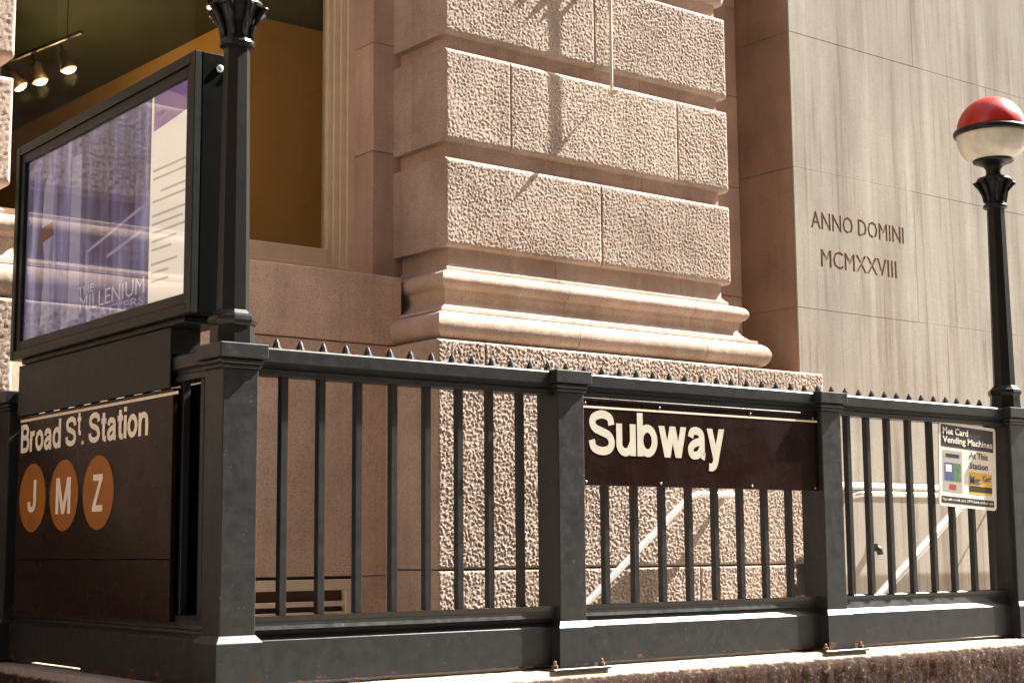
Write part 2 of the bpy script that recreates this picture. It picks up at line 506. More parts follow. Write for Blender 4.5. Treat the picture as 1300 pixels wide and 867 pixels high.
GL = {
    'S': (0.78, [('c', [(.685, .68), (.63, .845), (.395, .915), (.15, .84), (.10, .715), (.19, .59), (.40, .52), (.61, .435), (.69, .28), (.61, .135), (.39, .085), (.14, .155), (.075, .33)])]),
    'u': (0.60, [('l', [(.515, .73), (.515, 0)]), ('c', [(.085, .73), (.085, .40), (.10, .19), (.24, .08), (.40, .13), (.515, .32)])]),
    'b': (0.64, [('l', [(.085, 1), (.085, 0)]), ('o', (.325, .365, .23, .285))]),
    'd': (0.64, [('l', [(.555, 1), (.555, 0)]), ('o', (.315, .365, .23, .285))]),
    'o': (0.64, [('o', (.32, .365, .235, .285))]),
    'w': (0.90, [('p', [(.085, .73), (.27, 0)]), ('p', [(.45, .73), (.27, 0)]), ('p', [(.45, .73), (.63, 0)]), ('p', [(.815, .73), (.63, 0)])]),
    'a': (0.60, [('c', [(.09, .50), (.15, .63), (.29, .66), (.43, .61), (.475, .48), (.475, .20), (.50, .085), (.58, .06)]), ('c', [(.475, .415), (.24, .365), (.095, .25), (.13, .10), (.26, .075), (.40, .135), (.475, .27)])]),
    'y': (0.58, [('p', [(.085, .73), (.29, .0)]), ('p', [(.50, .73), (.27, -.06)]), ('c', [(.30, .05), (.25, -.11), (.16, -.19), (.04, -.185)])]),
    'B': (0.70, [('l', [(.09, 1), (.09, 0)]), ('l', [(.09, .92), (.38, .92)] + arc(.38, .73, .19, .19, 90, -90, 10) + [(.09, .54)]), ('l', [(.09, .53), (.41, .53)] + arc(.41, .305, .205, .225, 90, -90, 10) + [(.09, .08)])]),
    'r': (0.37, [('l', [(.085, .73), (.085, 0)]), ('c', [(.085, .38), (.13, .57), (.24, .65), (.36, .645)])]),
    't': (0.38, [('c', [(.19, .93), (.19, .60), (.19, .22), (.24, .09), (.37, .075)]), ('l', [(.02, .665), (.37, .665)])]),
    'i': (0.17, [('l', [(.085, .73), (.085, 0)]), ('l', [(.085, 1), (.085, .85)])]),
    'n': (0.60, [('l', [(.085, .73), (.085, 0)]), ('c', [(.085, .40), (.17, .59), (.31, .655), (.46, .60), (.515, .43), (.515, 0)])]),
    '.': (0.20, [('l', [(.10, .16), (.10, 0)])]),
    'J': (0.54, [('c', [(.44, 1), (.44, .60), (.44, .30), (.37, .12), (.25, .08), (.12, .13), (.085, .33)])]),
    'M': (0.86, [('l', [(.085, 1), (.085, 0)]), ('l', [(.775, 1), (.775, 0)]), ('p', [(.12, 1), (.43, 0)]), ('p', [(.74, 1), (.43, 0)])]),
    'Z': (0.66, [('l', [(.05, .915), (.62, .915)]), ('l', [(.03, .085), (.63, .085)]), ('p', [(.53, .88), (.12, .12)])]),
}

def add_stroke(bm, pts, w, put, closed=False):
    n = len(pts)
    L, R = [], []
    for i, (x, y) in enumerate(pts):
        if closed:
            a, b = pts[i - 1], pts[(i + 1) % n]
        else:
            a, b = pts[max(i - 1, 0)], pts[min(i + 1, n - 1)]
        dx, dy = b[0] - a[0], b[1] - a[1]
        l = math.hypot(dx, dy) or 1
        nx, ny = -dy / l * w / 2, dx / l * w / 2
        L.append(bm.verts.new(put(x + nx, y + ny))); R.append(bm.verts.new(put(x - nx, y - ny)))
    for i in range(n if closed else n - 1):
        j = (i + 1) % n
        bm.faces.new((L[i], L[j], R[j], R[i]))

def glyph_word(name, text, u0, v0, cap, put3, m, parent, w=0.17, sx=1.0, gap=0.075, edits=None):
    """flat enamel letters; put3(u, v, lift) maps sign coordinates to the world"""
    bm = bmesh.new()
    u = u0
    layer = 0
    for ci, ch in enumerate(text):
        if ch == ' ':
            u += 0.30 * cap * sx
            continue
        wd, strokes = GL[ch]
        k, dv = (edits or {}).get(ci, (1.0, 0.0))
        c2 = cap * k
        for kind, dat in strokes:
            layer += 1
            lift = 0.00012 * (layer % 5)
            def put(x, y, u=u, lift=lift, c2=c2, dv=dv):
                return put3(u + x * c2 * sx, v0 + y * c2 + dv * cap, lift)
            if kind == 'l':
                add_stroke(bm, dat, w, put)
            elif kind == 'c':
                add_stroke(bm, catmull(dat), w, put)
            elif kind == 'o':
                add_stroke(bm, arc(*dat, 0, 360, 32)[:-1], w, put, True)
            elif kind == 'p':
                (xa, ya), (xb, yb) = dat
                h = w * 0.52
                bm.faces.new([bm.verts.new(put(*q)) for q in ((xa - h, ya), (xa + h, ya), (xb + h, yb), (xb - h, yb))])
        u += (wd + gap) * c2 * sx
    o = bm_obj(name, bm, m, parent)
    return o, u

def text_mesh(body, res=3, offset=0.0, extrude=0.0):
    c = bpy.data.curves.new('tmp', 'FONT')
    c.body = body
    c.resolution_u = res
    c.offset = offset
    c.extrude = extrude
    o = bpy.data.objects.new('tmp', c)
    col.objects.link(o)
    dg = bpy.context.evaluated_depsgraph_get()
    me = bpy.data.meshes.new_from_object(o.evaluated_get(dg))
    bpy.data.objects.remove(o)
    bpy.data.curves.remove(c)
    return me

def font_text(name, body, u0, u1, v0, v1, put3, m, parent, offset=0.0):
    """default-font text squeezed into the box u0..u1, v0..v1"""
    me = text_mesh(body, 2, offset)
    me.materials.clear()
    xs = [v.co.x for v in me.vertices]; ys = [v.co.y for v in me.vertices]
    ax, bx_, ay, by = min(xs), max(xs), min(ys), max(ys)
    for v in me.vertices:
        v.co = put3(u0 + (v.co.x - ax) / (bx_ - ax) * (u1 - u0), v0 + (v.co.y - ay) / (by - ay) * (v1 - v0), 0)
    return mesh_obj(name, me, m, parent)

# ================================================================== THE SETTING
GZ = -0.70            # sidewalk level (the lens is at 0)
bm = bmesh.new()
add_box(bm, -40, 60, 3.05, 4.74, GZ - 0.3, GZ)
add_box(bm, -40, 2.36, 4.74, 9.0, GZ - 0.3, GZ - 0.002)
add_box(bm, 7.38, 60, 4.74, 9.0, GZ - 0.3, GZ - 0.002)
bm_obj('sidewalk', bm, M['sidewalk'], kind='structure')
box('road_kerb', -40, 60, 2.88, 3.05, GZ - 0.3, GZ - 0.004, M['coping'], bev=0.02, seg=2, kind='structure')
box('street', -60, 80, -40, 2.88, GZ - 0.35, GZ - 0.15, M['asphalt'], kind='structure')

# the far side of the street (unseen; added to cut sky light, shows in glass)
win_me = None
def office(name, x0, x1, y0, y1, h, m, label):
    global win_me
    ob = thing(name, ((x0 + x1) / 2, y1, GZ), label, 'building')
    box('wall', x0, x1, y0, y1, GZ - 0.2, h, m, ob)
    box('cornice', x0 - 0.2, x1 + 0.2, y1 + 0.002, y1 + 0.5, h - 1.2, h - 0.2, m, ob, 0.05)
    box('string_course', x0, x1, y1 + 0.002, y1 + 0.25, 4.6, 5.0, m, ob, 0.03)
    if win_me is None:
        t = bmesh.new(); add_box(t, -0.7, 0.7, -0.02, 0.06, 0, 2.2, 0.02); bmesh.ops.recalc_face_normals(t, faces=t.faces)
        win_me = bpy.data.meshes.new('window'); t.to_mesh(win_me); t.free()
    nx = int((x1 - x0) / 4.0)
    for k in range(nx):
        for f in range(8):
            mesh_obj('window', win_me, M['dark_glass'], ob, (x0 + (k + 0.5) * (x1 - x0) / nx, y1, 0.6 + f * 4.6 + (0.2 if f else 0)))
office('unseen_office', -45, -14, -28, -14.5, 46, M['office_a'], 'unseen brown stone office block across the street, left')
office('unseen_office', -13.9, 18, -28, -14.2, 52, M['office_b'], 'unseen tan stone office block across the street, middle')
office('unseen_office', 18.1, 55, -28, -14.5, 44, M['office_a'], 'unseen brown stone office block across the street, right')

office('unseen_office', -60, -12.1, 7.6, 20, 44, M['office_a'], 'unseen brown stone office block beyond the granite building')  # this and the tower are unseen, added to shut out sky along the street
office('unseen_office', -80, -60.1, -28, 20, 50, M['office_b'], 'unseen tan stone tower closing the far end of the street')

# stair down to the station, descending towards -X
stairs = thing('staircase', (7.1, 6.0, GZ), 'concrete stair going down behind the black railing', 'stairs')
n_step = 17
for i in range(n_step):
    x1 = 7.30 - 0.26 * i
    box('step', x1 - 0.26, x1, 5.09, 7.04, GZ - 0.19 * (i + 1) - 0.5, GZ - 0.19 * i - 0.002, M['step'], stairs, 0.008)
box('stairwell_wall', 2.40, 7.30, 5.081, 5.089, -4.2, -0.74, M['step'], stairs)
box('stairwell_wall', 2.62, 2.72, 5.09, 7.04, -4.2, -0.74, M['step'], stairs)

# coping stone that carries the railing
def coping(name, a, b, axis, front, back, parent):
    prof = []
    for t in np.linspace(0, 1, 8): prof.append((front, -0.80 + t * 0.285))
    for t in np.linspace(0.15, 1, 6): prof.append((front + 0.05 * math.sin(t * math.pi / 2) , -0.515 + 0.045 * math.sin(t * math.pi / 2) * 1.0))
    for t in np.linspace(0.1, 1, 7): prof.append((front + 0.05 + t * (back - front - 0.05), -0.468))
    prof.append((back, -0.80))
    n = int(abs(b - a) / 0.016)
    P = np.array(prof)
    T = np.linspace(a, b, n + 1)
    V = np.zeros((n + 1, len(P), 3))
    arc_ = np.concatenate([[0], np.cumsum(np.hypot(*np.diff(P, axis=0).T))])
    for j in range(len(P)):
        nz_ = gnoise(T / 0.05 + 3, np.full_like(T, arc_[j] / 0.05)) + 0.7 * gnoise(T / 0.021, np.full_like(T, arc_[j] / 0.021 + 8)) + 1.2 * gnoise(T / 0.3, np.full_like(T, arc_[j] / 0.2 + 3))
        k = 0.011 if 2 < j < 14 else 0.006
        d = k * nz_
        p = P[j, 0] + (-d if j < 14 else 0)
        z = P[j, 1] - abs(d) * (1.0 if 7 < j < 15 else 0.3)
        if axis == 'x':
            V[:, j] = np.stack([T, p + 0 * T, z + 0 * T], -1)
        else:
            V[:, j] = np.stack([p + 0 * T, T, z + 0 * T], -1)
    me = bpy.data.meshes.new(name)
    m_ = len(P)
    idx = np.arange((n + 1) * m_).reshape(n + 1, m_)
    q = np.stack([idx[:-1, :-1], idx[1:, :-1], idx[1:, 1:], idx[:-1, 1:]], -1).reshape(-1, 4)
    me.from_pydata(V.reshape(-1, 3).tolist(), [], q.tolist() + [idx[0].tolist(), idx[-1][::-1].tolist()])
    for p in me.polygons:
        p.use_smooth = True
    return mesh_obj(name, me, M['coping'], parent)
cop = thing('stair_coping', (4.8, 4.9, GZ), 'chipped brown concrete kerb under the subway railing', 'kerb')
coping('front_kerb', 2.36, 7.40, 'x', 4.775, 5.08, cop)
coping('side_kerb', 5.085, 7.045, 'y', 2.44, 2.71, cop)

# ================================================================== GRANITE BUILDING
gb = thing('granite_building', (3.8, 8.0, GZ), 'pink granite building with hammered pier blocks and a large shop window', 'building')
COURSES = [(1.755, 2.285), (2.385, 2.945), (3.035, 3.60), (3.70, 4.26), (4.36, 4.92), (5.02, 5.6)]

def mould(parent, prof, XL, XR, yb, yback, name):
    """base moulding swept round the pier: prof is [(projection, z)]"""
    bm = bmesh.new()
    segs = [(XL, XL + 0.86), (XL + 0.8635, XL + 1.93), (XL + 1.9335, XR)]
    for si, (xa, xb) in enumerate(segs):
        rows = []
        for pi, (o, z) in enumerate(prof):
            x0 = xa - (o if si == 0 else 0); x1 = xb + (o if si == 2 else 0)
            row = [(x, yb - o, z) for x in np.linspace(x0, x1, 70)]
            if si == 0: row = [(XL - o, yback + (yb - o - yback) * t, z) for t in np.linspace(0, 0.97, 34)] + row
            if si == 2: row = row + [(XR + o, yback, z)]
            A = np.array(row)
            s_ = A[:, 0] - A[:, 1]
            n_ = gnoise(s_ / 0.022, np.full(len(s_), z / 0.022)) + 0.8 * gnoise(s_ / 0.07 + 9, np.full(len(s_), z / 0.05 + 4))
            A[:, 1] += 0.0016 * n_; A[:, 2] += 0.0012 * n_
            rows.append([bm.verts.new(p) for p in A.tolist()])
        for a, b in zip(rows[:-1], rows[1:]):
            for i in range(len(a) - 1):
                bm.faces.new((a[i], a[i + 1], b[i + 1], b[i]))
    o = bm_obj(name, bm, M['moulding'], parent, smooth=True)
    md = o.modifiers.new('split', 'EDGE_SPLIT'); md.split_angle = rad(38)
    return o

def make_pier(XL, XR, PL, PR, fine, splits, psplits, label):
    pier = bpy.data.objects.new('pier', None); link(pier, gb)
    pier['label'] = label
    B, Yp, yw = 7.25, 7.05, 7.80
    box('stone_core', XL + 0.058, XR - 0.058, B + 0.060, 8.30, 1.10, 6.0, M['mortar'], pier)
    for ci, (z0, z1) in enumerate(COURSES):
        vis = ci < 3
        cuts = [XL] + splits[ci % len(splits)] + [XR]
        for k in range(len(cuts) - 1):
            a, b = cuts[k] + (0.003 if k else 0), cuts[k + 1] - (0.003 if k < len(cuts) - 2 else 0)
            yb = 7.85 if (ci != 1 or k) else 7.590
            rough_block('stone_block', a, b, z0, z1, B, yb, pier, M['granite'], 0.0034 * random.uniform(0.85, 1.15), (fine if vis else 0.03), 0.030, 0.0150 * random.uniform(0.9, 1.12), (k > 0, k < len(cuts) - 2))
        if ci == 1:
            box('stone_block', XL, XL + 0.3, 7.596, 7.86, z0, z1, M['granite'], pier, 0.012, 2)
        # recessed band stones above this course
        if ci < 5:
            zt = COURSES[ci + 1][0]
            bc = [XL + 0.05, XL + 0.05 + (0.62 if ci % 2 else 0.95), XL + 0.05 + 1.55, XR - 0.05]
            for k in range(3):
                box('band_stone', bc[k] + 0.002, bc[k + 1] - 0.002, B + 0.052, 7.86, z1 - 0.02, zt + 0.02, M['granite_smooth'], pier)
    # neck and base mouldings
    prof = [(-0.05, 1.79), (-0.05, 1.665), (-0.035, 1.645), (-0.015, 1.63), (-0.015, 1.605), (0.02, 1.603)]
    prof += [(0.028 + 0.052 * math.sin(a), 1.5475 + 0.050 * math.cos(a)) for a in np.linspace(0.15, math.pi - 0.25, 12)]
    prof += [(0.035, 1.492), (0.035, 1.478)]
    prof += [(0.035 - 0.03 * math.sin(a) + 0.05 * (a / math.pi), 1.478 - 0.108 * (a / math.pi)) for a in np.linspace(0.2, math.pi, 9)]
    prof += [(0.115, 1.368), (0.118, 1.350), (0.105, 1.349)]
    prof += [(0.108 + 0.072 * math.sin(a), 1.268 + 0.078 * math.cos(a)) for a in np.linspace(0.1, math.pi - 0.15, 16)]
    prof += [(0.08, 1.186), (0.08, 1.165)]
    cuts = [None]
    mould(pier, prof, XL, XR, B, 7.78, 'base_moulding')
    # plinth
    pz = [(-0.100, 1.172), (-0.745, -0.108)]
    for ci, (z0, z1) in enumerate(pz):
        cuts = [PL] + psplits[ci] + [PR]
        for k in range(len(cuts) - 1):
            a, b = cuts[k] + (0.004 if k else 0), cuts[k + 1] - (0.004 if k < len(cuts) - 2 else 0)
            rough_block('stone_block', a, b, z0, z1, Yp, 7.72, pier, M['granite'], 0.0042 * random.uniform(0.9, 1.12), fine, 0.014, 0.0160, (k > 0, k < len(cuts) - 2))
    box('stone_core', PL + 0.03, PR - 0.03, Yp + 0.035, 8.30, -4.0, 1.15, M['mortar'], pier)
    return pier

make_pier(5.198, 7.552, 4.997, 8.213, 0.0055,
          [[6.40], [5.682, 7.079], [6.364], [5.9, 7.0], [6.4], [5.9, 7.0]], [[5.327, 7.385], [5.9, 7.0]],
          'sunlit hammered granite pier beside the carved limestone wall')
make_pier(0.28, 2.632, 0.08, 2.60, 0.0085,
          [[1.45], [0.77, 2.05], [1.45], [0.9, 2.0], [1.45], [0.9, 2.0]], [[1.0, 2.1], [1.5]],
          'granite pier at the left edge behind the poster box')

# wall behind: window surround, recess beside the limestone building
ws = bpy.data.objects.new('window_wall', None); link(ws, gb)
for z0, z1 in ((1.60, 2.405), (2.409, 3.085), (3.089, 3.76), (3.764, 4.5), (4.504, 6.0)):
    box('stone_block', 5.046, 5.40, 7.80, 8.30, z0, z1, M['granite_smooth'], ws, 0.004)
    box('stone_block', 7.40, 8.214, 7.78, 8.30, z0 + 0.2, z1 + 0.2, M['granite_smooth'], ws, 0.003)
box('stone_block', 7.40, 8.214, 7.785, 8.30, 1.0, 1.796, M['granite_smooth'], ws, 0.003)
box('wall_panel', 2.58, 5.10, 7.565, 8.02, 1.190, 1.597, M['panel_granite'], ws, 0.005)
box('wall_panel', 2.58, 5.05, 7.570, 8.02, -0.135, 1.184, M['panel_granite'], ws, 0.004)
box('wall_panel', 4.795, 5.05, 7.570, 8.02, -0.745, -0.140, M['panel_granite'], ws, 0.004)
box('wall_panel', 2.58, 3.30, 7.570, 8.02, -0.745, -0.140, M['panel_granite'], ws, 0.004)
box('wall_panel', 3.301, 4.794, 7.572, 8.02, -0.745, -0.350, M['panel_granite'], ws, 0.004)
box('wall_core', 2.60, 5.30, 7.62, 8.30, -4.0, 1.58, M['mortar'], ws)
box('window_head', 2.5, 5.045, 7.80, 8.30, 4.05, 6.0, M['granite_smooth'], ws)
# the vent low in the wall
vent = bpy.data.objects.new('vent', None); link(vent, gb)
box('frame', 3.305, 4.785, 7.56, 7.61, -0.212, -0.152, M['wood'], vent, 0.003)
box('frame', 4.725, 4.785, 7.56, 7.61, -0.345, -0.213, M['wood'], vent, 0.003)
box('slat', 3.305, 4.722, 7.563, 7.615, -0.300, -0.272, M['wood'], vent, 0.003)
box('slat', 3.305, 4.722, 7.563, 7.615, -0.345, -0.330, M['wood'], vent, 0.003)
# window
win = bpy.data.objects.new('window', None); link(win, gb)
for nm, x0, x1, y in (('frame', 4.995, 5.075, 8.005), ('frame', 4.955, 4.994, 8.022), ('frame', 4.915, 4.954, 8.034), ('frame', 4.880, 4.914, 8.050)):
    box(nm, x0, x1, y, 8.12, 1.69, 4.05, M['wood'], win, 0.004)
box('frame', 2.58, 4.994, 8.012, 8.12, 1.585, 1.718, M['wood'], win, 0.004)
box('frame', 2.58, 4.879, 8.040, 8.12, 1.719, 1.818, M['wood'], win, 0.006)
box('pane', 2.58, 4.878, 8.085, 8.091, 1.819, 4.045, M['pane'], win)
box('hinge', 5.060, 5.082, 7.985, 8.004, 3.00, 3.05, M['rusty'], win, 0.003)
# the room behind the window
room = bpy.data.objects.new('shop_room', None); link(room, gb)
CZ = 4.6
box('ceiling', 0.0, 12.0, 8.31, 18.0, CZ, CZ + 0.1, M['green_ceiling'], room)
box('floor', 0.0, 12.0, 8.31, 18.0, 0.4, 0.5, M['dark_wood'], room)
bm = bmesh.new()
A_, B_, C_ = (12.0, 11.65), (6.22, 11.65), (5.95, 17.9)
for p, q in ((A_, B_), (B_, C_)):
    vs = [bm.verts.new((p[0], p[1], 0.5)), bm.verts.new((q[0], q[1], 0.5)), bm.verts.new((q[0], q[1], CZ)), bm.verts.new((p[0], p[1], CZ))]
    bm.faces.new(vs)
bm_obj('room_wall', bm, M['tan_wall'], room)
box('room_wall', 0.0, 12.0, 17.9, 18.0, 0.5, CZ, M['tan_wall'], room)
box('room_wall', 0.0, 0.1, 8.31, 17.9, 0.5, CZ, M['tan_wall'], room)
box('upper_storey', 0.0, 8.21, 8.305, 18.0, CZ + 0.105, 6.0, M['granite_smooth'], gb)
box('upper_wall', -12.0, 8.212, 7.32, 18.0, 6.003, 42.0, M['granite_smooth'], gb)
box('side_wall', -12.0, -0.02, 7.80, 18.0, -4.0, 6.0, M['granite_smooth'], gb)

# ================================================================== LIMESTONE BUILDING
lb = thing('limestone_building', (11.0, 8.0, GZ), 'smooth streaked limestone wall carved with a Latin date', 'building')
LX, LY = 8.219, 7.26
LC = [(0.462, 1.664, [9.9, 12.3]), (1.6665, 2.664, [9.56, 11.6, 13.6]), (2.6665, 3.654, [10.55, 12.6]), (3.6565, 4.66, [9.62, 11.6, 13.7]), (4.665, 6.5, [10.5, 12.6])]
for z0, z1, cuts in LC:
    cc = [LX] + cuts + [16.0]
    for k in range(len(cc) - 1):
        a, b = cc[k] + (0.0012 if k else 0), cc[k + 1] - (0.0012 if k < len(cc) - 2 else 0)
        yf = LY + random.uniform(0, 0.0012)
        if k == 0 and abs(z0 - 1.6665) < 1e-6:
            slab = box('stone_slab', a, b, LY, 8.4, z0, z1, M['limestone'], lb, 0.0015)
            slab['label'] = 'limestone slab with the carved inscription'
        else:
            box('stone_slab', a, b, yf, 8.4, z0, z1, M['limestone'], lb, 0.0015)
box('wall_core', LX + 0.004, 40.0, LY + 0.012, 20.0, -1.0, 40.0, M['limestone'], lb)
for a, b in ((8.222, 9.70), (9.704, 11.2), (11.204, 13.5), (13.504, 16.0)):
    box('base_slab', a, b, 7.165, 8.4, -0.745, 0.398, M['limestone'], lb, 0.004)
bm = bmesh.new()
add_extrude(bm, [(7.40, 0.400), (7.150, 0.400), (7.150, 0.418), (7.170, 0.432), (7.262, 0.460), (7.40, 0.460)], 8.220, 16.0, 'x')
bm_obj('ledge', bm, M['limestone'], lb)

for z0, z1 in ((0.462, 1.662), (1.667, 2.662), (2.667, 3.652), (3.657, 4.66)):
    box('shade_veneer', LX - 0.004, LX - 0.0005, LY + 0.012, 7.775, z0 + 0.002, z1 - 0.002, M['shaded_limestone'], lb)  # thin veneer that paints the shade on the left return

# carve ANNO DOMINI / MCMXXVIII into the slab
def carve(slab, lines):
    bm = bmesh.new()
    for body, x0, x1, z0, z1 in lines:
        me = text_mesh(body, 2, 0.0, 0.0)
        xs = [v.co.x for v in me.vertices]; ys = [v.co.y for v in me.vertices]
        ax, bx_, ay, by = min(xs), max(xs), min(ys), max(ys)
        b2 = bmesh.new(); b2.from_mesh(me)
        bmesh.ops.remove_doubles(b2, verts=b2.verts, dist=1e-4)
        for v in b2.verts:
            v.co = (x0 + (v.co.x - ax) / (bx_ - ax) * (x1 - x0), LY - 0.004, z0 + (v.co.y - ay) / (by - ay) * (z1 - z0))
        r = bmesh.ops.extrude_face_region(b2, geom=b2.faces[:])
        bmesh.ops.translate(b2, vec=(0, 0.0085, 0), verts=[g for g in r['geom'] if isinstance(g, bmesh.types.BMVert)])
        bmesh.ops.recalc_face_normals(b2, faces=b2.faces)
        tmp = bpy.data.meshes.new('tmp'); b2.to_mesh(tmp); b2.free()
        bm.from_mesh(tmp)
    me = bpy.data.meshes.new('cutter'); bm.to_mesh(me); bm.free()
    me.materials.append(M['letter_brown'])
    cut = bpy.data.objects.new('cutter', me); col.objects.link(cut)
    for dx, dz in ((-0.0025, 0.0), (0.0030, 0.0015)):
        cut.location = (dx, 0, dz)
        md = slab.modifiers.new('carve', 'BOOLEAN')
        md.operation = 'DIFFERENCE'; md.object = cut; md.solver = 'EXACT'; md.material_mode = 'TRANSFER'
        bpy.context.view_layer.update()
        dg = bpy.context.evaluated_depsgraph_get(); dg.update()
        new = bpy.data.meshes.new_from_object(slab.evaluated_get(dg))
        slab.modifiers.clear()
        slab.data = new
    bpy.data.objects.remove(cut)
carve(slab, [('ANNO DOMINI', 8.385, 9.418, 2.246, 2.372), ('MCMXXVIII', 8.478, 9.318, 1.975, 2.104)])

# ================================================================== SUBWAY RAILING
YC, XC = 4.925, 2.601
rail = thing('stair_railing', (4.9, YC, -0.465), 'black iron railing with spiked top rail round the stair', 'railing')
def make_post(x, y, plate=True):
    bm = bmesh.new()
    add_box(bm, x - 0.069, x + 0.069, y - 0.069, y + 0.069, -0.30, 0.637, 0.004, 2)
    post = bm_obj('post', bm, M['iron'], rail)
    bm = bmesh.new()
    def ring(h, z): return [bm.verts.new((x + sx * h, y + sy * h, z)) for sx, sy in ((-1, -1), (1, -1), (1, 1), (-1, 1))]
    rs = [ring(0.0885, -0.462), ring(0.0885, -0.309), ring(0.0875, -0.306), ring(0.0693, -0.2825)]
    for a, b in zip(rs[:-1], rs[1:]):
        for i in range(4): bm.faces.new((a[i], a[(i + 1) % 4], b[(i + 1) % 4], b[i]))
    bm.faces.new(rs[0][::-1]); bm.faces.new(rs[-1])
    bm_obj('post_plinth', bm, M['iron'], post)
    bm = bmesh.new()
    add_box(bm, x - 0.077, x + 0.077, y - 0.077, y + 0.077, 0.637, 0.651, 0.003)
    add_box(bm, x - 0.083, x + 0.083, y - 0.083, y + 0.083, 0.652, 0.670, 0.005)
    add_box(bm, x - 0.095, x + 0.095, y - 0.095, y + 0.095, 0.671, 0.724, 0.004, 2)
    bm_obj('post_cap', bm, M['iron'], post)
    if plate:
        box('foot_plate', x - 0.150, x + 0.150, y - 0.125, y + 0.10, -0.473, -0.4625, M['iron'], post, 0.002)
        for sx in (-1, 1):
            bm = bmesh.new()
            add_lathe(bm, [(0.013, -0.4625), (0.013, -0.448), (0.007, -0.447), (0.007, -0.436), (0.004, -0.432)], 8, (x + sx * 0.122, y - 0.095))
            bm_obj('bolt', bm, M['rusty'], post)
    return post
PX = [2.601, 4.105, 5.703, 7.190]
for i, x in enumerate(PX):
    make_post(x, YC, i in (1, 2))
make_post(XC, 6.955, False)

def rail_prof(c):
    return [(c - 0.036, 0.624), (c + 0.036, 0.624), (c + 0.036, 0.645), (c + 0.030, 0.650), (c + 0.030, 0.662), (c + 0.050, 0.670), (c + 0.052, 0.714), (c + 0.047, 0.7195),
            (c - 0.047, 0.7195), (c - 0.052, 0.714), (c - 0.050, 0.670), (c - 0.030, 0.662), (c - 0.030, 0.650), (c - 0.036, 0.645)]
def low_prof(c, f, b):
    if f < 4.91 and f > 4.0:
        return [(f, -0.268), (c, -0.275), (b, -0.268), (b, -0.240), (f, -0.221), (f + 0.004, -0.240), (f + 0.004, -0.255)]
    return [(f, -0.268), (c, -0.275), (b, -0.268), (b, -0.226), (b - 0.006, -0.221), (f + 0.006, -0.221), (f, -0.226), (f + 0.004, -0.240), (f + 0.004, -0.255)]
def beam_prof(f, b):
    return [(f, -0.452), (b, -0.452), (b, -0.305), (b - 0.020, -0.2845), (b - 0.020, -0.266), (f + 0.030, -0.266), (f + 0.024, -0.2845), (f, -0.306)]
bar_me = None
def bay_x(xa, xb, bars, low_f):
    global bar_me
    a, b = xa + 0.0695, xb - 0.0695
    bm = bmesh.new(); add_extrude(bm, rail_prof(YC), a - 0.01, b + 0.01, 'x'); bm_obj('top_rail', bm, M['iron'], rail)
    bm = bmesh.new(); add_extrude(bm, low_prof(YC, low_f, YC + 0.035), a, b, 'x'); bm_obj('lower_rail', bm, M['iron'], rail)
    bm = bmesh.new(); add_extrude(bm, beam_prof(4.888, 4.962), a - 0.01, b + 0.01, 'x'); bm_obj('base_beam', bm, M['iron'], rail)
    for x in bars:
        if bar_me is None:
            t = bmesh.new(); add_box(t, -0.0145, 0.0145, -0.0145, 0.0145, -0.222, 0.626, 0.002)
            bmesh.ops.recalc_face_normals(t, faces=t.faces)
            bar_me = bpy.data.meshes.new('baluster'); t.to_mesh(bar_me); t.free()
        mesh_obj('baluster', bar_me, M['iron'], rail, (x, YC, 0))
bay_x(PX[0], PX[1], [2.808, 2.964, 3.123, 3.28, 3.434, 3.587, 3.736, 3.89], 4.884)
bay_x(PX[1], PX[2], [4.339, 4.503, 4.663, 4.823, 4.983, 5.143, 5.302, 5.465], 4.906)
bay_x(PX[2], PX[3], [5.892, 6.037, 6.192, 6.357, 6.526, 6.687, 6.852, 7.014], 4.918)
# the side towards the left
bm = bmesh.new(); add_extrude(bm, rail_prof(XC), 4.985, 6.895, 'y'); bm_obj('top_rail', bm, M['iron'], rail)
bm = bmesh.new(); add_extrude(bm, low_prof(XC, XC - 0.03, XC + 0.03), 4.995, 6.885, 'y'); bm_obj('lower_rail', bm, M['iron'], rail)
bm = bmesh.new(); add_extrude(bm, beam_prof(XC - 0.045, XC + 0.04), 4.985, 6.895, 'y'); bm_obj('base_beam', bm, M['iron'], rail)
box('light_stop', XC - 0.035, XC + 0.03, 5.01, 6.10, -0.4665, -0.4525, M['iron'], rail)  # added filler that keeps sunlight from passing under the side beam
box('light_stop', XC - 0.035, XC + 0.03, 6.74, 6.865, -0.4665, -0.4525, M['iron'], rail)
for y in np.linspace(5.12, 6.76, 11):
    mesh_obj('baluster', bar_me, M['iron'], rail, (XC, float(y), 0))
# spikes along the top rail
t = bmesh.new()
add_lathe(t, [(0.030, 0.0), (0.022, 0.006), (0.017, 0.008), (0.011, 0.026), (0.004, 0.040), (0.001, 0.042)], 8)
bmesh.ops.recalc_face_normals(t, faces=t.faces)
sp_me = bpy.data.meshes.new('spike'); t.to_mesh(sp_me); t.free()
x = 2.777
while x < 7.03:
    z = 0.7195
    if min(abs(x - p) for p in PX) < 0.096: z = 0.7235
    mesh_obj('spike', sp_me, M['iron'], rail, (x, YC + random.uniform(-0.003, 0.003), z))
    x += 0.0974

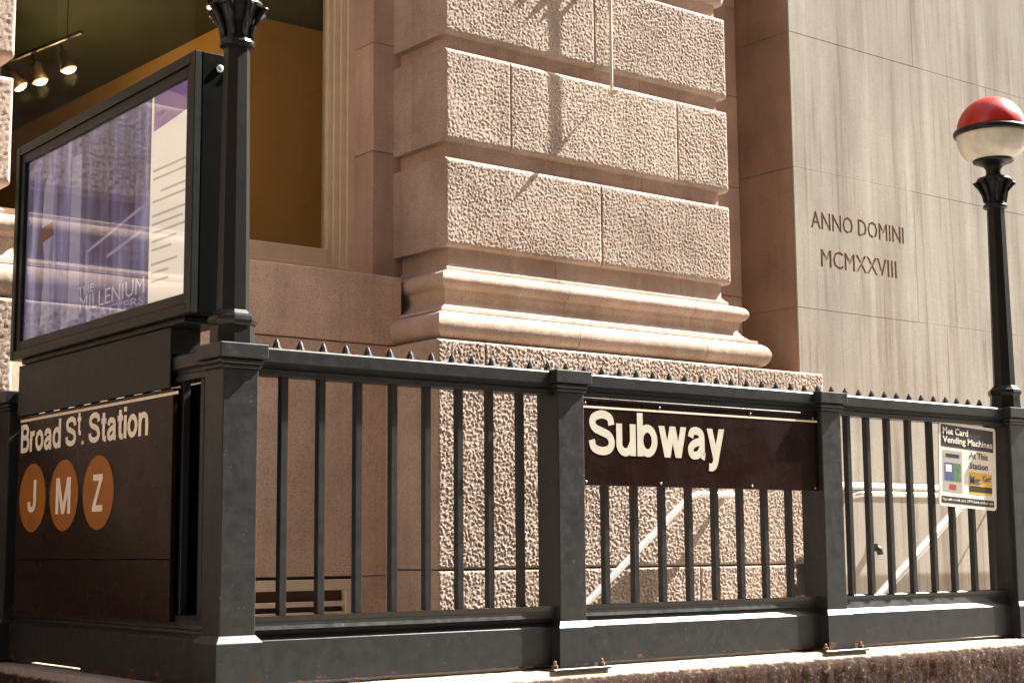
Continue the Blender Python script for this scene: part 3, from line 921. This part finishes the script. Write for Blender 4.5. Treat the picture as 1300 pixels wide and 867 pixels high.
# ================================================================== LAMPS
def make_lamp(x, label):
    y = YC
    L = thing('subway_lamp', (x, y, 0.725), label, 'lamp', 'globe lamps on the railing posts')
    r8 = rad(22.5)
    bm = bmesh.new()
    add_lathe(bm, [(0.058, 0.845), (0.047, 1.808)], 8, (x, y), r8)
    bm_obj('pole', bm, M['iron_pole'], L)
    bm = bmesh.new()
    add_lathe(bm, [(0.080, 0.7245), (0.078, 0.790), (0.083, 0.796), (0.088, 0.808), (0.085, 0.822), (0.072, 0.832), (0.062, 0.846)], 8, (x, y), r8)
    bm_obj('base_collar', bm, M['iron_pole'], L)
    bm = bmesh.new()
    add_lathe(bm, [(0.049, 1.806), (0.062, 1.812), (0.065, 1.822), (0.060, 1.833), (0.048, 1.840), (0.050, 1.865), (0.058, 1.90), (0.073, 1.935), (0.082, 1.952), (0.090, 1.956), (0.094, 1.966), (0.088, 1.978), (0.05, 1.990)], 16, (x, y), r8)
    capt = bm_obj('capital', bm, M['iron_pole'], L)
    for k in range(8):
        a = 2 * math.pi * k / 8
        bm = bmesh.new()
        pts = [(r, z) for r, z in ((0.052, 1.845), (0.060, 1.885), (0.077, 1.925), (0.100, 1.952), (0.108, 1.948), (0.106, 1.940))]
        add_tube(bm, [(x + r * math.cos(a), y + r * math.sin(a), z) for r, z in pts], [0.010, 0.011, 0.013, 0.014, 0.010, 0.005], 6)
        bm_obj('leaf', bm, M['iron_pole'], capt, smooth=True)
    bm = bmesh.new()
    add_lathe(bm, [(0.05, 1.985), (0.040, 2.005), (0.040, 2.025), (0.055, 2.048), (0.090, 2.062), (0.106, 2.068), (0.108, 2.078), (0.100, 2.084)], 32, (x, y))
    bm_obj('globe_seat', bm, M['iron_pole'], L, smooth=True)
    bm = bmesh.new()
    add_lathe(bm, [(0.104, 2.078), (0.128, 2.086), (0.149, 2.101), (0.166, 2.123), (0.178, 2.149), (0.186, 2.177), (0.190, 2.204), (0.190, 2.228)], 48, (x, y))
    bm_obj('lower_globe', bm, M['white_globe'], L, smooth=True)
    bm = bmesh.new()
    add_lathe(bm, [(0.186 * math.cos(a), 2.238 + 0.192 * math.sin(a)) for a in np.linspace(rad(1), rad(89), 20)], 48, (x, y))
    bm_obj('upper_globe', bm, M['red_globe'], L, smooth=True)
    bm = bmesh.new()
    add_lathe(bm, [(0.185, 2.214), (0.200, 2.217), (0.204, 2.226), (0.204, 2.236), (0.198, 2.246), (0.185, 2.250)], 48, (x, y))
    bm_obj('band', bm, M['iron_pole'], L, smooth=True)
    return L
make_lamp(7.190, 'lamp with red and white globe on the right end post')
make_lamp(2.601, 'lamp pole on the corner post beside the poster box')

# ================================================================== SIGNS
def face_front(y0):
    return lambda u, v, l: (u, y0 - 0.0012 - l, v)
def face_left(x0):
    return lambda u, v, l: (x0 - 0.0012 - l, -u, v)

ss = thing('subway_sign', (4.9, 4.89, 0.26), 'dark brown enamel sign reading Subway on the railing', 'sign')
box('panel', 4.178, 5.631, 4.879, 4.903, 0.262, 0.6122, M['brown'], ss, 0.002)
box('top_trim', 4.178, 5.631, 4.874, 4.900, 0.6125, 0.623, M['brown'], ss, 0.002)
box('line', 4.180, 5.630, 4.8775, 4.8789, 0.580, 0.5885, M['cream_line'], ss)
glyph_word('lettering', 'Subway', 4.220, 0.3885, 0.1835, face_front(4.879), M['cream'], ss, 0.186, 0.972, 0.062)

for x in (4.20, 4.62, 5.18, 5.60):
    for z in (0.600, 0.275):
        bm = bmesh.new(); add_lathe(bm, [(0.006, 0), (0.006, 0.002), (0.003, 0.004)], 10)
        bmesh.ops.rotate(bm, verts=bm.verts, cent=(0, 0, 0), matrix=Matrix.Rotation(rad(90), 3, 'X'))
        bmesh.ops.translate(bm, verts=bm.verts, vec=(x, 4.879, z))
        bm_obj('screw', bm, M['steel_dull'], ss)
bs = thing('station_sign', (2.55, 6.0, -0.24), 'brown enamel sign reading Broad St Station with three orange discs', 'sign')
XS = 2.545
box('backing_board', 2.652, 2.672, 5.00, 6.88, -0.262, 0.622, M['box_side'], bs, 0.002)
box('backing_board', XS + 0.0185, XS + 0.024, 5.275, 6.80, -0.246, 0.59, M['box_side'], bs)
box('panel', XS, XS + 0.018, 5.270, 6.800, -0.022, 0.600, M['brown'], bs, 0.002)
box('panel', XS + 0.001, XS + 0.018, 5.272, 6.798, -0.246, -0.025, M['brown'], bs, 0.002)
box('line', XS - 0.0016, XS - 0.0002, 5.225, 6.776, 0.575, 0.586, M['cream_line'], bs)
glyph_word('lettering', 'Broad St. Station', -6.766, 0.440, 0.122, face_left(XS), M['cream_shade'], bs, 0.180, 1.150, 0.064, {7: (0.80, 0.33), 8: (0.75, 0.0)})
for ch, yc, capz, z0, sx, du in (('J', 6.612, 0.138, 0.178, 1.34, 0.10), ('M', 6.268, 0.150, 0.163, 1.22, 0.158), ('Z', 5.920, 0.147, 0.165, 1.12, 0.110)):
    bm = bmesh.new()
    vs = [bm.verts.new((XS - 0.0014, yc + 0.150 * math.cos(2 * math.pi * k / 48), 0.240 + 0.147 * math.sin(2 * math.pi * k / 48))) for k in range(48)]
    bm.faces.new(vs)
    d = bm_obj('disc', bm, M['orange'], bs)
    glyph_word('letter', ch, -yc - du / 2, z0, capz, face_left(XS - 0.0018), M['cream_shade'], d, 0.17, sx)

# small card wired to the bars
ns = thing('notice_card', (6.8, 4.88, 0.2), 'white card about vending machines hung on the right bay', 'sign')
def card_put(y0, tilt=rad(-3.0), c=(6.796, 0.408)):
    def f(u, v, l):
        return (c[0] + u * math.cos(tilt) - v * math.sin(tilt), y0 - l, c[1] + u * math.sin(tilt) + v * math.cos(tilt))
    return f
CW, CH = 0.238, 0.214
def card_poly(name, pts, y0, m, thick=0.0):
    f = card_put(y0)
    bm = bmesh.new()
    A = [bm.verts.new(f(u, v, 0)) for u, v in pts]
    bm.faces.new(A)
    if thick:
        Bv = [bm.verts.new(f(u, v, -thick)) for u, v in pts]
        bm.faces.new(Bv[::-1])
        for i in range(len(pts)):
            j = (i + 1) % len(pts)
            bm.faces.new((A[i], A[j], Bv[j], Bv[i]))
    return bm_obj(name, bm, m, ns)
def rrect(a, b, c, d, r, n=5):
    out = []
    for cx, cy, a0 in ((b - r, d - r, 0), (a + r, d - r, 90), (a + r, c + r, 180), (b - r, c + r, 270)):
        out += [(cx + r * math.cos(rad(a0 + 90 * i / n)), cy + r * math.sin(rad(a0 + 90 * i / n))) for i in range(n + 1)]
    return out
def rect(a, b, c, d): return [(a, c), (b, c), (b, d), (a, d)]
YN = 4.893
card_poly('card', rrect(-CW, CW, -CH, CH, 0.02), YN, M['paper'], 0.006)
card_poly('print', rect(-0.222, 0.216, 0.086, 0.198), YN - 0.0008, M['ink'])
card_poly('print', rect(-0.222, 0.216, -0.198, -0.164), YN - 0.0008, M['ink'])
card_poly('print', rect(-0.210, -0.050, -0.140, 0.070), YN - 0.0008, M['grey_print'])
card_poly('print', rect(-0.186, -0.074, 0.034, 0.052), YN - 0.0014, M['ink'])
card_poly('print', rect(-0.196, -0.128, -0.085, 0.006), YN - 0.0014, M['blue_print'])
card_poly('print', rect(-0.188, -0.140, -0.040, -0.004), YN - 0.0020, M['paper'])
card_poly('print', rect(-0.124, -0.062, -0.085, 0.006), YN - 0.0014, M['green_print'])
card_poly('print', rect(-0.158, -0.102, -0.128, -0.102), YN - 0.0014, M['red_print'])
card_poly('print', rect(0.008, 0.200, -0.140, -0.028), YN - 0.0008, M['yellow_print'])
card_poly('print', rect(0.008, 0.200, -0.128, -0.098), YN - 0.0014, M['ink'])
for body, a, b, c, d, m in (('Met Card', -0.210, 0.000, 0.150, 0.186, 'paper'), ('Vending Machines', -0.210, 0.206, 0.096, 0.140, 'paper'),
                            ('At This', 0.008, 0.166, 0.040, 0.074, 'ink'), ('Station', 0.008, 0.166, -0.012, 0.022, 'ink'),
                            ('Met', 0.012, 0.098, -0.092, -0.048, 'blue_print'), ('Card', 0.125, 0.188, -0.070, -0.040, 'blue_print'),
                            ('Pay with credit card, ATM/debit card or cash', -0.214, 0.206, -0.190, -0.172, 'paper')):
    font_text('lettering', body, a, b, c, d, card_put(YN - 0.0026), M[m], ns, 0.018 if len(body) < 20 else 0.006)

# ================================================================== POSTER BOX
pb = thing('poster_box', (2.6, 5.93, 0.60), 'black poster display case with glass front above the station sign', 'display case')
BY0, BY1, BZ0, BZ1 = 5.055, 6.822, 0.850, 1.820
box('casing', 2.530, 2.712, BY0, BY1, BZ0, BZ1, M['box_side'], pb, 0.004, 2)
fw = 0.040
for step, (xa, xb, o) in enumerate(((2.500, 2.5295, 0.0), (2.510, 2.5295, fw + 0.001))):
    y0, y1, z0, z1 = BY0 + o, BY1 - o, BZ0 + o, BZ1 - o
    box('frame', xa, xb, y0, y0 + fw, z0, z1, M['box_green'], pb, 0.003)
    box('frame', xa, xb, y1 - fw, y1, z0, z1, M['box_green'], pb, 0.003)
    box('frame', xa + 0.0006, xb, y0 + fw + 0.0005, y1 - fw - 0.0005, z0, z0 + fw, M['box_green'], pb, 0.003)
    box('frame', xa + 0.0006, xb, y0 + fw + 0.0005, y1 - fw - 0.0005, z1 - fw, z1, M['box_green'], pb, 0.003)
PY0, PY1, PZ0, PZ1 = BY0 + 0.082, BY1 - 0.082, BZ0 + 0.082, BZ1 - 0.082
DIV = 5.470
def yz_poly(name, pts, x, m, parent):
    bm = bmesh.new()
    bm.faces.new([bm.verts.new((x, y, z)) for y, z in pts])
    return bm_obj(name, bm, m, parent)
pic = yz_poly('poster', [(DIV, PZ0), (PY1, PZ0), (PY1, PZ1), (DIV, PZ1)], 2.5285, M['poster'], pb)
page = yz_poly('poster', [(PY0, PZ0), (DIV, PZ0), (DIV, PZ1), (PY0, PZ1)], 2.5285, M['poster_white'], pb)
yz_poly('print', [(PY0, 1.630), (DIV - 0.02, 1.600), (DIV - 0.02, PZ1), (PY0, PZ1)], 2.5280, M['poster_mauve'], page)
yz_poly('print', [(PY0, 1.660), (PY0 + 0.19, PZ1 - 0.002), (PY0, PZ1 - 0.002)], 2.5275, M['poster_purple'], page)
zz = 1.44
for k, (a, b) in enumerate(((0.03, 0.33), (0.03, 0.33), (0.02, 0.26), (0.03, 0.33), (0.02, 0.33), (0.05, 0.33), (0.03, 0.33), (0.10, 0.33), (0.14, 0.33), (0.09, 0.33), (0.16, 0.33), (0.16, 0.33))):
    yz_poly('print', [(PY0 + a, zz), (PY0 + b - 0.02, zz), (PY0 + b - 0.02, zz + 0.009), (PY0 + a, zz + 0.009)], 2.5280, M['poster_grey'], page)
    zz -= 0.033 if k not in (1, 3, 8) else 0.055
yz_poly('print', [(6.13, 0.96), (6.25, 0.96), (6.24, 1.66), (6.14, 1.66)], 2.5280, M['poster_figure'], pic)
yz_poly('print', [(6.44, 1.00), (6.55, 0.97), (6.52, 1.25), (6.56, 1.42), (6.54, 1.60), (6.48, 1.66), (6.43, 1.58), (6.44, 1.40), (6.47, 1.25)], 2.5280, M['poster_figure'], pic)
yz_poly('print', [(6.42, 1.36), (6.58, 1.34), (6.56, 1.41), (6.44, 1.42)], 2.5276, M['poster_brown'], pic)
yz_poly('print', [(5.52, 1.335), (6.06, 1.235), (6.06, 1.222), (5.52, 1.320)], 2.5280, M['poster_figure'], pic)
yz_poly('print', [(5.50, 1.245), (5.86, 1.185), (5.86, 1.172), (5.50, 1.230)], 2.5280, M['poster_figure'], pic)
pput = lambda u, v, l: (2.5272, -u, v)
font_text('lettering', 'THE', -6.14, -5.98, 1.055, 1.088, pput, M['poster_type'], pic, 0.01)
font_text('lettering', 'MILLENIUM', -6.12, -5.50, 0.985, 1.048, pput, M['poster_type'], pic, 0.0)
font_text('lettering', 'MATTERS', -6.02, -5.50, 0.940, 0.976, pput, M['poster_figure'], pic, 0.01)
box('glass', 2.5225, 2.5255, PY0, PY1, PZ0, PZ1, M['poster_glass'], pb)
for y, z in ((5.0555, 1.765), (5.0555, 1.760)):
    pass
for x in (2.600, 2.652):
    bm = bmesh.new()
    add_lathe(bm, [(0.0145, 0.0), (0.0145, 0.006), (0.009, 0.010), (0.002, 0.012)], 12)
    bmesh.ops.rotate(bm, verts=bm.verts, cent=(0, 0, 0), matrix=Matrix.Rotation(rad(90), 3, 'X'))
    bmesh.ops.translate(bm, verts=bm.verts, vec=(x, BY0, 1.765))
    bm_obj('bolt', bm, M['bolt'], pb, smooth=True)
box('ledge', 2.525, 2.70, 5.15, 6.74, 0.828, 0.8495, M['box_green'], pb, 0.003)
box('base_panel', 2.545, 2.66, 5.285, 6.80, 0.725, 0.8275, M['box_green'], pb, 0.003)
box('apron', 2.537, 2.5445, 5.285, 6.80, 0.602, 0.8275, M['box_green'], pb, 0.002)
for y in (5.45, 6.60):
    box('bracket', 2.56, 2.64, y, y + 0.05, 0.7205, 0.7248, M['box_side'], pb)

# ================================================================== HANDRAILS AND WALL FIXTURES
ha = thing('handrail', (7.0, 6.95, -0.6), 'steel handrail sloping along the sunlit granite plinth', 'handrail')
bm = bmesh.new()
add_tube(bm, [(4.0, 6.95, -1.761), (5.976, 6.95, -0.305), (6.74, 6.95, 0.258), (6.79, 6.95, 0.293), (6.84, 6.95, 0.318), (6.90, 6.95, 0.331), (7.16, 6.95, 0.333), (7.20, 6.955, 0.333), (7.222, 6.975, 0.333), (7.227, 7.0, 0.333), (7.227, 7.056, 0.333)], 0.0215, 14)
bm_obj('pipe', bm, M['steel'], ha, smooth=True)
for x in (5.2, 6.34):
    z = -0.305 + (x - 5.976) * 0.737
    bm = bmesh.new(); add_tube(bm, [(x, 6.95, z - 0.018), (x, 6.955, z - 0.06), (x, 7.0, z - 0.075), (x, 7.052, z - 0.075)], 0.009, 8)
    bm_obj('bracket', bm, M['steel_dull'], ha, smooth=True)
hb = thing('handrail', (7.0, 5.15, -0.6), 'steel handrail sloping behind the white notice card', 'handrail')
YB = 5.20
bm = bmesh.new()
add_tube(bm, [(4.4, YB, -1.574), (6.467, YB, -0.221), (7.15, YB, 0.226), (7.20, YB, 0.256), (7.25, YB, 0.275), (7.31, YB, 0.280), (7.42, YB, 0.280), (7.46, YB, 0.270), (7.475, YB, 0.24), (7.475, YB, -0.69)], 0.0235, 14)
bm_obj('pipe', bm, M['steel'], hb, smooth=True)
for x in (4.75, 6.0):
    z = -0.221 + (x - 6.467) * 0.6545
    k = int((7.30 - x) / 0.26)
    bm = bmesh.new(); add_tube(bm, [(x, YB, z - 0.01), (x, YB, GZ - 0.19 * k)], 0.019, 10)
    bm_obj('stanchion', bm, M['steel'], hb, smooth=True)
wr = thing('wall_rail', (9.5, 7.1, -0.7), 'horizontal pipe rail below the limestone ledge', 'handrail')
bm = bmesh.new()
add_tube(bm, [(8.545, 7.17, 0.350), (8.545, 7.10, 0.352), (8.555, 7.065, 0.360), (8.59, 7.05, 0.366), (8.7, 7.05, 0.368), (13.0, 7.05, 0.368)], 0.019, 12)
bm_obj('pipe', bm, M['steel'], wr, smooth=True)
for x in (10.2, 12.0):
    bm = bmesh.new(); add_tube(bm, [(x, 7.05, 0.352), (x, 7.08, 0.31), (x, 7.168, 0.30)], 0.009, 8)
    bm_obj('bracket', bm, M['steel_dull'], wr, smooth=True)

# standpipe on the plinth, half hidden by a post
spo = thing('standpipe', (7.86, 7.0, -0.3), 'dark standpipe inlet with a grey domed cap on the granite plinth', 'standpipe')
bm = bmesh.new()
add_lathe(bm, [(0.06, -0.30), (0.065, -0.20), (0.065, -0.135), (0.078, -0.130), (0.078, -0.105)], 20, (7.845, 6.93))
bm_obj('inlet', bm, M['black_rubber'], spo, smooth=False)
bm = bmesh.new()
add_lathe(bm, [(0.074, -0.104)] + [(0.074 * math.cos(a), -0.104 + 0.060 * math.sin(a)) for a in np.linspace(0.05, 1.5, 8)], 20, (7.845, 6.93))
bm_obj('dome_cap', bm, M['steel_dull'], spo, smooth=True)
bm = bmesh.new(); add_tube(bm, [(7.845, 6.93, -0.27), (7.845, 6.97, -0.275), (7.845, 7.06, -0.275)], 0.045, 12)
bm_obj('pipe', bm, M['black_rubber'], spo, smooth=True)

hbib = thing('water_tap', (8.80, 7.13, -0.05), 'small dark tap on the limestone base, rust below it', 'tap')
bm = bmesh.new(); add_tube(bm, [(8.795, 7.167, 0.0), (8.795, 7.12, 0.0), (8.795, 7.095, -0.015), (8.795, 7.088, -0.05)], [0.03, 0.028, 0.026, 0.022], 10)
bm_obj('spout', bm, M['black_rubber'], hbib, smooth=True)
bm = bmesh.new(); add_lathe(bm, [(0.05, 0), (0.05, 0.004), (0.03, 0.008)], 16)
bmesh.ops.rotate(bm, verts=bm.verts, cent=(0, 0, 0), matrix=Matrix.Rotation(rad(90), 3, 'X'))
bmesh.ops.translate(bm, verts=bm.verts, vec=(8.795, 7.1655, 0.0))
bm_obj('wall_plate', bm, M['steel_dull'], hbib)

# thin rod held off the pier by eye bolts: the low sun stretches its shadow across the blocks
cb = thing('hanging_cable', (6.437, 7.18, 2.86), 'thin pale cable hanging down the granite pier beside its wide shadow', 'cable')
CX, CY = 6.437, 7.25 - 0.0737
bm = bmesh.new(); add_tube(bm, [(CX, CY, 2.855), (CX, CY, 2.95), (CX + 0.002, CY, 3.4), (CX + 0.004, CY, 5.9)], 0.0098, 8)
bm_obj('wire', bm, M['cable'], cb, smooth=True)
bm = bmesh.new(); add_lathe(bm, [(0.004, 2.838), (0.013, 2.846), (0.014, 2.860), (0.008, 2.872), (0.0075, 2.90)], 10, (CX, CY))
bm_obj('clip', bm, M['cable'], cb, smooth=True)
for z, d0, d1, r_, dx in ((2.862, 0.0, 0.142, 0.014, 0.0), (3.893, 0.0, 0.118, 0.020, 0.0), (3.794, 0.03, 0.100, 0.017, 0.0), (4.067, 0.0, 0.138, 0.020, 0.0), (3.98, 0.0, 0.122, 0.018, -0.05), (3.72, 0.0, 0.095, 0.014, 0.03), (4.9, 0.0, 0.1, 0.012, 0.0)):
    bm = bmesh.new(); add_tube(bm, [(CX + dx, 7.25 - d, z) for d in (d0, d1 * 0.26, d1 * 0.5, d1 * 0.78, d1)], [0.002, 0.003, r_, r_ * 1.3, 0.002], 8)
    bm_obj('eye_bolt', bm, M['cable'], cb, smooth=True)

# ================================================================== TRACK LIGHTS IN THE ROOM
def px_on_z(x, y, z):
    d = _r2 * ((x - 650) / 1986.4) - _u2 * ((y - 433.5) / 1986.4) + _d
    return d * (z / d.z)
tl = thing('track_light', (5.0, 13.5, CZ), 'ceiling track with lit spot lamps behind the window, left', 'track light', 'lit spot lamps in the shop')
a, b = Vector((5.29, 12.96, 4.16 + 0.05)), Vector((5.02, 14.9, 4.16 + 0.05))
pa = px_on_z(104, 41, 4.2); pbv = px_on_z(-30, 94, 4.2)
bm = bmesh.new(); add_tube(bm, [pa, pbv], 0.018, 8); bm_obj('track', bm, M['dark_track'], tl)
for t in (0.13, 0.75):
    p = pa.lerp(pbv, t)
    bm = bmesh.new(); add_tube(bm, [p, p + Vector((0, 0, CZ - 4.2))], 0.005, 6); bm_obj('hanger', bm, M['dark_track'], tl)
def spot(parent, top, tip):
    top, tip = Vector(top), Vector(tip)
    ax = (tip - top).normalized()
    bm = bmesh.new(); add_tube(bm, [top, top.lerp(tip, 0.35), top.lerp(tip, 0.4), top.lerp(tip, 0.75), tip], [0.012, 0.014, 0.045, 0.05, 0.072], 14)
    h = bm_obj('spot', bm, M['dark_track'], parent, smooth=True)
    bm = bmesh.new(); add_tube(bm, [tip + ax * 0.003, tip + ax * 0.02], [0.062, 0.045], 14)
    bm_obj('bulb', bm, M['bulb'], h, smooth=True)
    ld = bpy.data.lights.new('spot_light', 'POINT'); ld.energy = SPOT_W; ld.color = (1.0, 0.66, 0.30); ld.shadow_soft_size = 0.05
    lo = bpy.data.objects.new('spot_light', ld); lo.location = tip + ax * 0.09; link(lo, h)
SPOT_W = 6.5
for (tx, ty), (bx_, by) in (((76, 53), (81, 90)), ((40, 67), (45, 105)), ((6, 82), (20, 112))):
    tp = px_on_z(tx, ty, 4.2)
    d = _r2 * ((bx_ - 650) / 1986.4) - _u2 * ((by - 433.5) / 1986.4) + _d
    tipp = d * (tp.y / d.y) + Vector((0.02, -0.06, 0))
    spot(tl, tp, tipp)
tl2 = thing('track_light', (5.9, 11.0, CZ), 'single lit spot lamp behind the lamp capital', 'track light', 'lit spot lamps in the shop')
d = _r2 * ((268 - 650) / 1986.4) - _u2 * ((13 - 433.5) / 1986.4) + _d
q = d * (9.9 / d.y)
bm = bmesh.new(); add_tube(bm, [(q.x - 0.25, q.y, q.z + 0.27), (q.x + 0.35, q.y, q.z + 0.27)], 0.018, 8); bm_obj('track', bm, M['dark_track'], tl2)
bm = bmesh.new(); add_tube(bm, [(q.x + 0.1, q.y, q.z + 0.28), (q.x + 0.1, q.y, CZ)], 0.005, 6); bm_obj('hanger', bm, M['dark_track'], tl2)
SPOT_W = 16.0
spot(tl2, (q.x, q.y, q.z + 0.25), (q.x + 0.02, q.y - 0.03, q.z + 0.02))
